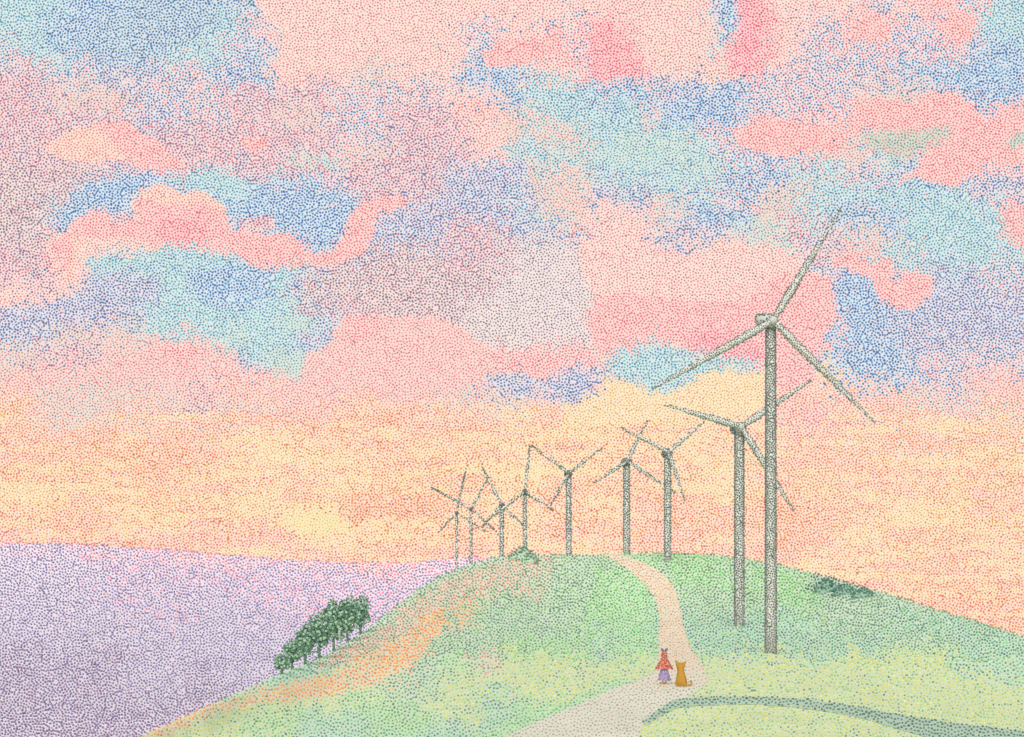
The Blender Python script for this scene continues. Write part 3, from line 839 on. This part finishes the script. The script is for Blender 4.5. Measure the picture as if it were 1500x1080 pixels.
def bush(name, x, base, top, hw, inks, core, label, group=None, cat='bush', dd=None):
    base = max(base, float(np.interp(x, CRX, CRY)) + 1.0)
    d = float(depth_of(x, base)); k = d / F
    P = ground_xyz(np.array([float(x)]), np.array([float(base)]))[0]
    root = empty(name, tuple(P))
    tag(root, label, cat, group)
    H = (base - top) * k; w_ = hw * k
    a = Acc()
    for q in range(5):
        an = q * 1.3
        tube(a, (0, 0, -.2), (math.cos(an) * w_ * .4, math.sin(an) * w_ * .4, H * .5), .7 * k, .4 * k, 5, lin((96, 112, 96)))
    a.build('stem', m_bark, root)
    a = Acc(); L = []
    for (sx_, sw, sh) in ((-.42, .55, .72), (.45, .52, .7), (0, .68, 1.0)):
        n = int(2 * math.pi * (w_ * sw) * max(H * sh, w_ * .3) / (4.3 * k) ** 2 * .9) + 10
        i_ = np.arange(n) + .5; cz_ = 1 - i_ / n; th_ = math.pi * (1 + 5 ** .5) * i_
        D = np.stack([np.cos(th_) * np.sqrt(1 - cz_ ** 2), np.sin(th_) * np.sqrt(1 - cz_ ** 2), cz_], -1) + RNG.normal(0, .05, (n, 3))
        c0 = np.array([sx_ * w_, 0, -H * .35]); sc_ = np.array([w_ * sw, w_ * .6, H * (sh + .35)])
        balls(a, c0 + D * sc_, 1.5 * k * RNG.normal(1, .12, n), np.array(inks)[RNG.integers(0, len(inks), n)])
        NB = 16; th_ = np.linspace(0, 2 * math.pi, NB, endpoint=False); V = []
        for q in range(6):
            ph_ = q / 5 * math.pi / 2 * .97
            V.append(np.stack([np.cos(th_) * math.cos(ph_), np.sin(th_) * math.cos(ph_), np.full(NB, math.sin(ph_))], -1) * sc_ * .95 * (1 + .05 * np.sin(3 * th_ + q))[:, None] + c0)
        V = np.concatenate(V)
        a.add(V, [np.array([(q * NB + i, q * NB + (i + 1) % NB, (q + 1) * NB + (i + 1) % NB, (q + 1) * NB + i) for q in range(5) for i in range(NB)]), (np.arange(NB) + 5 * NB)[None]], core)
    a.build('foliage', m_leaf, root)
MG = [lin((92, 146, 120)), lin((84, 126, 122)), lin((112, 152, 112)), lin((150, 126, 114))]
bush('round_bush', 766, 822, 802, 24, MG, lin((172, 198, 172)), 'round grey green bush on the crest at the foot of two turbines')
SG = [lin((80, 120, 112)), lin((96, 136, 112)), lin((86, 112, 118))]
SC = lin((140, 174, 152))
bush('low_shrub', 1210, 866, 849, 19, SG, SC, 'low dark teal shrub on the right ridge, nearest the big turbine', 'low shrubs along the right ridge', 'shrub')
bush('low_shrub', 1238, 871, 856, 20, SG, SC, 'low dark teal shrub between its two neighbours on the right ridge', 'low shrubs along the right ridge', 'shrub')
bush('low_shrub', 1264, 875, 861, 17, SG, SC, 'low dark teal shrub lowest down the right ridge', 'low shrubs along the right ridge', 'shrub')

# ------------------------------------------------------------------ figures
def skin_mesh(name, joints, edges, material, parent, sub=2, root_i=0):
    me = bpy.data.meshes.new(name + '_frame')
    me.from_pydata([j[:3] for j in joints], edges, [])
    o = bpy.data.objects.new(name, me); sc.collection.objects.link(o)
    md = o.modifiers.new('skin', 'SKIN')
    md.use_smooth_shade = True
    sv = me.skin_vertices[0].data if me.skin_vertices else None
    if sv is None:
        me.attributes  # pragma: no cover
    for i, j in enumerate(joints):
        r = j[3]; r = (r, r) if not isinstance(r, tuple) else r
        sv[i].radius = r; sv[i].use_root = (i == root_i)
    s = o.modifiers.new('sub', 'SUBSURF'); s.levels = sub; s.render_levels = sub
    dg = bpy.context.evaluated_depsgraph_get()
    nm = bpy.data.meshes.new_from_object(o.evaluated_get(dg))
    o.modifiers.clear(); o.data = nm
    nm.materials.clear(); nm.materials.append(material)
    for p in nm.polygons: p.use_smooth = True
    o.parent = parent
    return o

def lathe(name, prof, material, parent, n=28, fold=0.0, nf=9, shift=None, close=True):
    """prof: (rx, ry, z) rings"""
    a = Acc(); V = []
    t = np.linspace(0, 2 * math.pi, n, endpoint=False)
    for i, (rx, ry, z) in enumerate(prof):
        f = 1 + fold * np.sin(nf * t + i * .15) * i / len(prof)
        ox, oy = shift[i] if shift else (0, 0)
        V.append(np.stack([np.cos(t) * rx * f + ox, np.sin(t) * ry * f + oy, np.full(n, z)], -1))
    V = np.concatenate(V); m = len(prof)
    Fq = np.array([(k * n + i, k * n + (i + 1) % n, (k + 1) * n + (i + 1) % n, (k + 1) * n + i) for k in range(m - 1) for i in range(n)])
    fs = [Fq]
    if close: fs += [np.arange(n)[::-1][None], (np.arange(n) + (m - 1) * n)[None]]
    a.add(V, fs, (1, 1, 1))
    return a.build(name, material, parent)

# girl, seen from behind, 1.2 m tall
gd = float(depth_of(973, 1003)); k = gd / F
gp = ground_xyz(np.array([973.]), np.array([1003.]))[0]
girl = empty('person', tuple(gp))
tag(girl, 'small child seen from behind in red hooded cape and purple skirt on the path', 'person')
m_skin = mat('skin', (226, 178, 150), noise=30)
m_red = mat('red_wool', (154, 68, 58), mottle=(24, (214, 146, 126), .56))
m_pur = mat('purple_cloth', (116, 102, 146), mottle=(26, (178, 162, 190), .54))
m_shoe = mat('yellow_leather', (206, 166, 72), noise=20)
m_bow = mat('slate_ribbon', (110, 116, 130), noise=20)
U = 48 * k / 1.2      # 48 px of the photo is the child's 1.2 m
def J(x, y, z, r): return (x * U, y * U, z * U, r * U if not isinstance(r, tuple) else (r[0] * U, r[1] * U))
jo = [J(0, 0, .60, .085), J(0, 0, .74, .075), J(0, 0, .86, (.095, .065)), J(0, 0, .95, .038), J(0, .01, 1.02, .07), J(0, .01, 1.09, .095), J(0, .01, 1.15, .07), J(0, .01, 1.19, .03),
      J(0, .10, 1.065, .018)]
ed = [(0, 1), (1, 2), (2, 3), (3, 4), (4, 5), (5, 6), (6, 7), (5, 8)]
for s in (-1, 1):
    b = len(jo)
    jo += [J(s * .13, 0, .87, .038), J(s * .21, .0, .72, .030), J(s * .29, .01, .60, .022), J(s * .315, .01, .565, (.026, .014))]
    ed += [(2, b), (b, b + 1), (b + 1, b + 2), (b + 2, b + 3)]
    for q in range(4):     # fingers
        c = len(jo); fy_ = -.012 + .009 * q; ln = (.030, .036, .034, .026)[q]
        jo += [J(s * (.325), .01 + fy_, .565 - .02, .0058), J(s * (.33 + .004), .012 + fy_, .545 - ln, .0048)]
        ed += [(b + 3, c), (c, c + 1)]
    c = len(jo)
    jo += [J(s * .305, .032, .558, .0065), J(s * .300, .042, .540, .0055)]
    ed += [(b + 3, c), (c, c + 1)]
    c = len(jo)
    jo += [J(s * .055, 0, .50, .062), J(s * .06, .005, .29, .044), J(s * .055, -.005, .07, .028), J(s * .06, .07, .03, .026)]
    ed += [(0, c), (c, c + 1), (c + 1, c + 2), (c + 2, c + 3)]
body = skin_mesh('body', jo, ed, m_skin, girl)
cape = lathe('cape', [(.02*U, .02*U, 1.235*U), (.065*U, .07*U, 1.22*U), (.105*U, .115*U, 1.15*U), (.115*U, .125*U, 1.06*U), (.105*U, .105*U, .98*U), (.15*U, .11*U, .90*U),
                      (.20*U, .14*U, .80*U), (.25*U, .17*U, .70*U), (.31*U, .19*U, .585*U), (.315*U, .19*U, .565*U)], m_red, girl, n=40, fold=.09, nf=8, close=True)
lathe('skirt', [(.10*U, .09*U, .72*U), (.12*U, .11*U, .60*U), (.17*U, .15*U, .42*U), (.225*U, .19*U, .22*U), (.255*U, .21*U, .155*U), (.25*U, .205*U, .15*U)], m_pur, girl, n=40, fold=.08, nf=10)
for s in (-1, 1):
    a = Acc()
    V = []
    tube(a, (s * .065 * U, -.06 * U, .045 * U), (s * .075 * U, .12 * U, .035 * U), .05 * U, .045 * U, 12, (1, 1, 1), 8,
         prof=lambda q: U * (.028 + .030 * math.sin(math.pi * min(1, .15 + q * .8))))
    a.build('shoe', m_shoe, girl)
for s in (-1, 1):      # two ribbon loops on the hood
    a = Acc()
    tube(a, (s * .02 * U, 0, 1.20 * U), (s * .115 * U, -.01 * U, 1.335 * U), .02 * U, .03 * U, 10, (1, 1, 1), 8,
         prof=lambda q: U * (.014 + .036 * math.sin(math.pi * q) ** .8 if q < .98 else .006))
    a.build('ribbon_loop', m_bow, girl)
for s in (-1, 1):
    a = Acc(); balls(a, [(s * .036 * U, .095 * U, 1.10 * U)], .012 * U, [(1, 1, 1)])
    a.build('eye', mat('eye_dark', (40, 34, 34)), girl)

# cat, sitting with its back to the viewer
cd = float(depth_of(998, 1006)); k = cd / F
cp = ground_xyz(np.array([998.]), np.array([1006.]))[0]
cat = empty('cat', tuple(cp))
tag(cat, 'amber cat sitting on the path beside the child, its tail curled to the right', 'cat')
m_cat = mat('amber_fur', (176, 132, 54), noise=9)
def c(x, y, z, r): return (x * k, y * k, z * k, r * k if not isinstance(r, tuple) else (r[0] * k, r[1] * k))
cj = [c(0, -1, 7, 8.0), c(0, 0, 13, 6.8), c(0, 1.5, 18.5, 5.0), c(-.4, 2.2, 22.3, 4.1), c(-.6, 2.8, 26.8, 6.3), c(-.6, 3.0, 30.3, 6.0), c(-.6, 9.0, 26.5, 2.3), c(-.6, 11, 26, 1.4),
      c(-5.6, 2.6, 33.8, 2.5), c(-8.3, 2.4, 39.3, .5), c(4.6, 2.6, 33.4, 2.5), c(7.4, 2.4, 37.8, .5),
      c(-5.0, 1.5, 3.6, 4.2), c(-5.2, 8, 1.6, 1.8), c(5.0, 1.5, 3.6, 4.2), c(5.2, 8, 1.6, 1.8),
      c(-2.6, 6, 14, 2.4), c(-2.6, 7.5, 7, 1.8), c(-2.6, 8.5, 1.6, 1.7), c(2.2, 6, 14, 2.4), c(2.2, 7.5, 7, 1.8), c(2.2, 8.5, 1.6, 1.7),
      c(5, -5, 2.6, 2.6), c(10.5, -5.5, 1.9, 1.9), c(14, -5, 3.6, 1.7), c(14.4, -4.6, 6.4, 1.5), c(12.6, -4.4, 8.6, 1.3), c(10.9, -4.4, 8.2, .9)]
ce = [(0, 1), (1, 2), (2, 3), (3, 4), (4, 5), (4, 6), (6, 7), (5, 8), (8, 9), (5, 10), (10, 11), (0, 12), (12, 13), (0, 14), (14, 15),
      (2, 16), (16, 17), (17, 18), (2, 19), (19, 20), (20, 21), (0, 22), (22, 23), (23, 24), (24, 25), (25, 26), (26, 27)]
skin_mesh('body', cj, ce, m_cat, cat)
for s in (-1, 1):
    a = Acc(); balls(a, [((-.6 + s * 2.5) * k, 8.4 * k, 29.3 * k)], .9 * k, [(1, 1, 1)])
    a.build('eye', mat('eye_dark', (40, 34, 34)), cat)
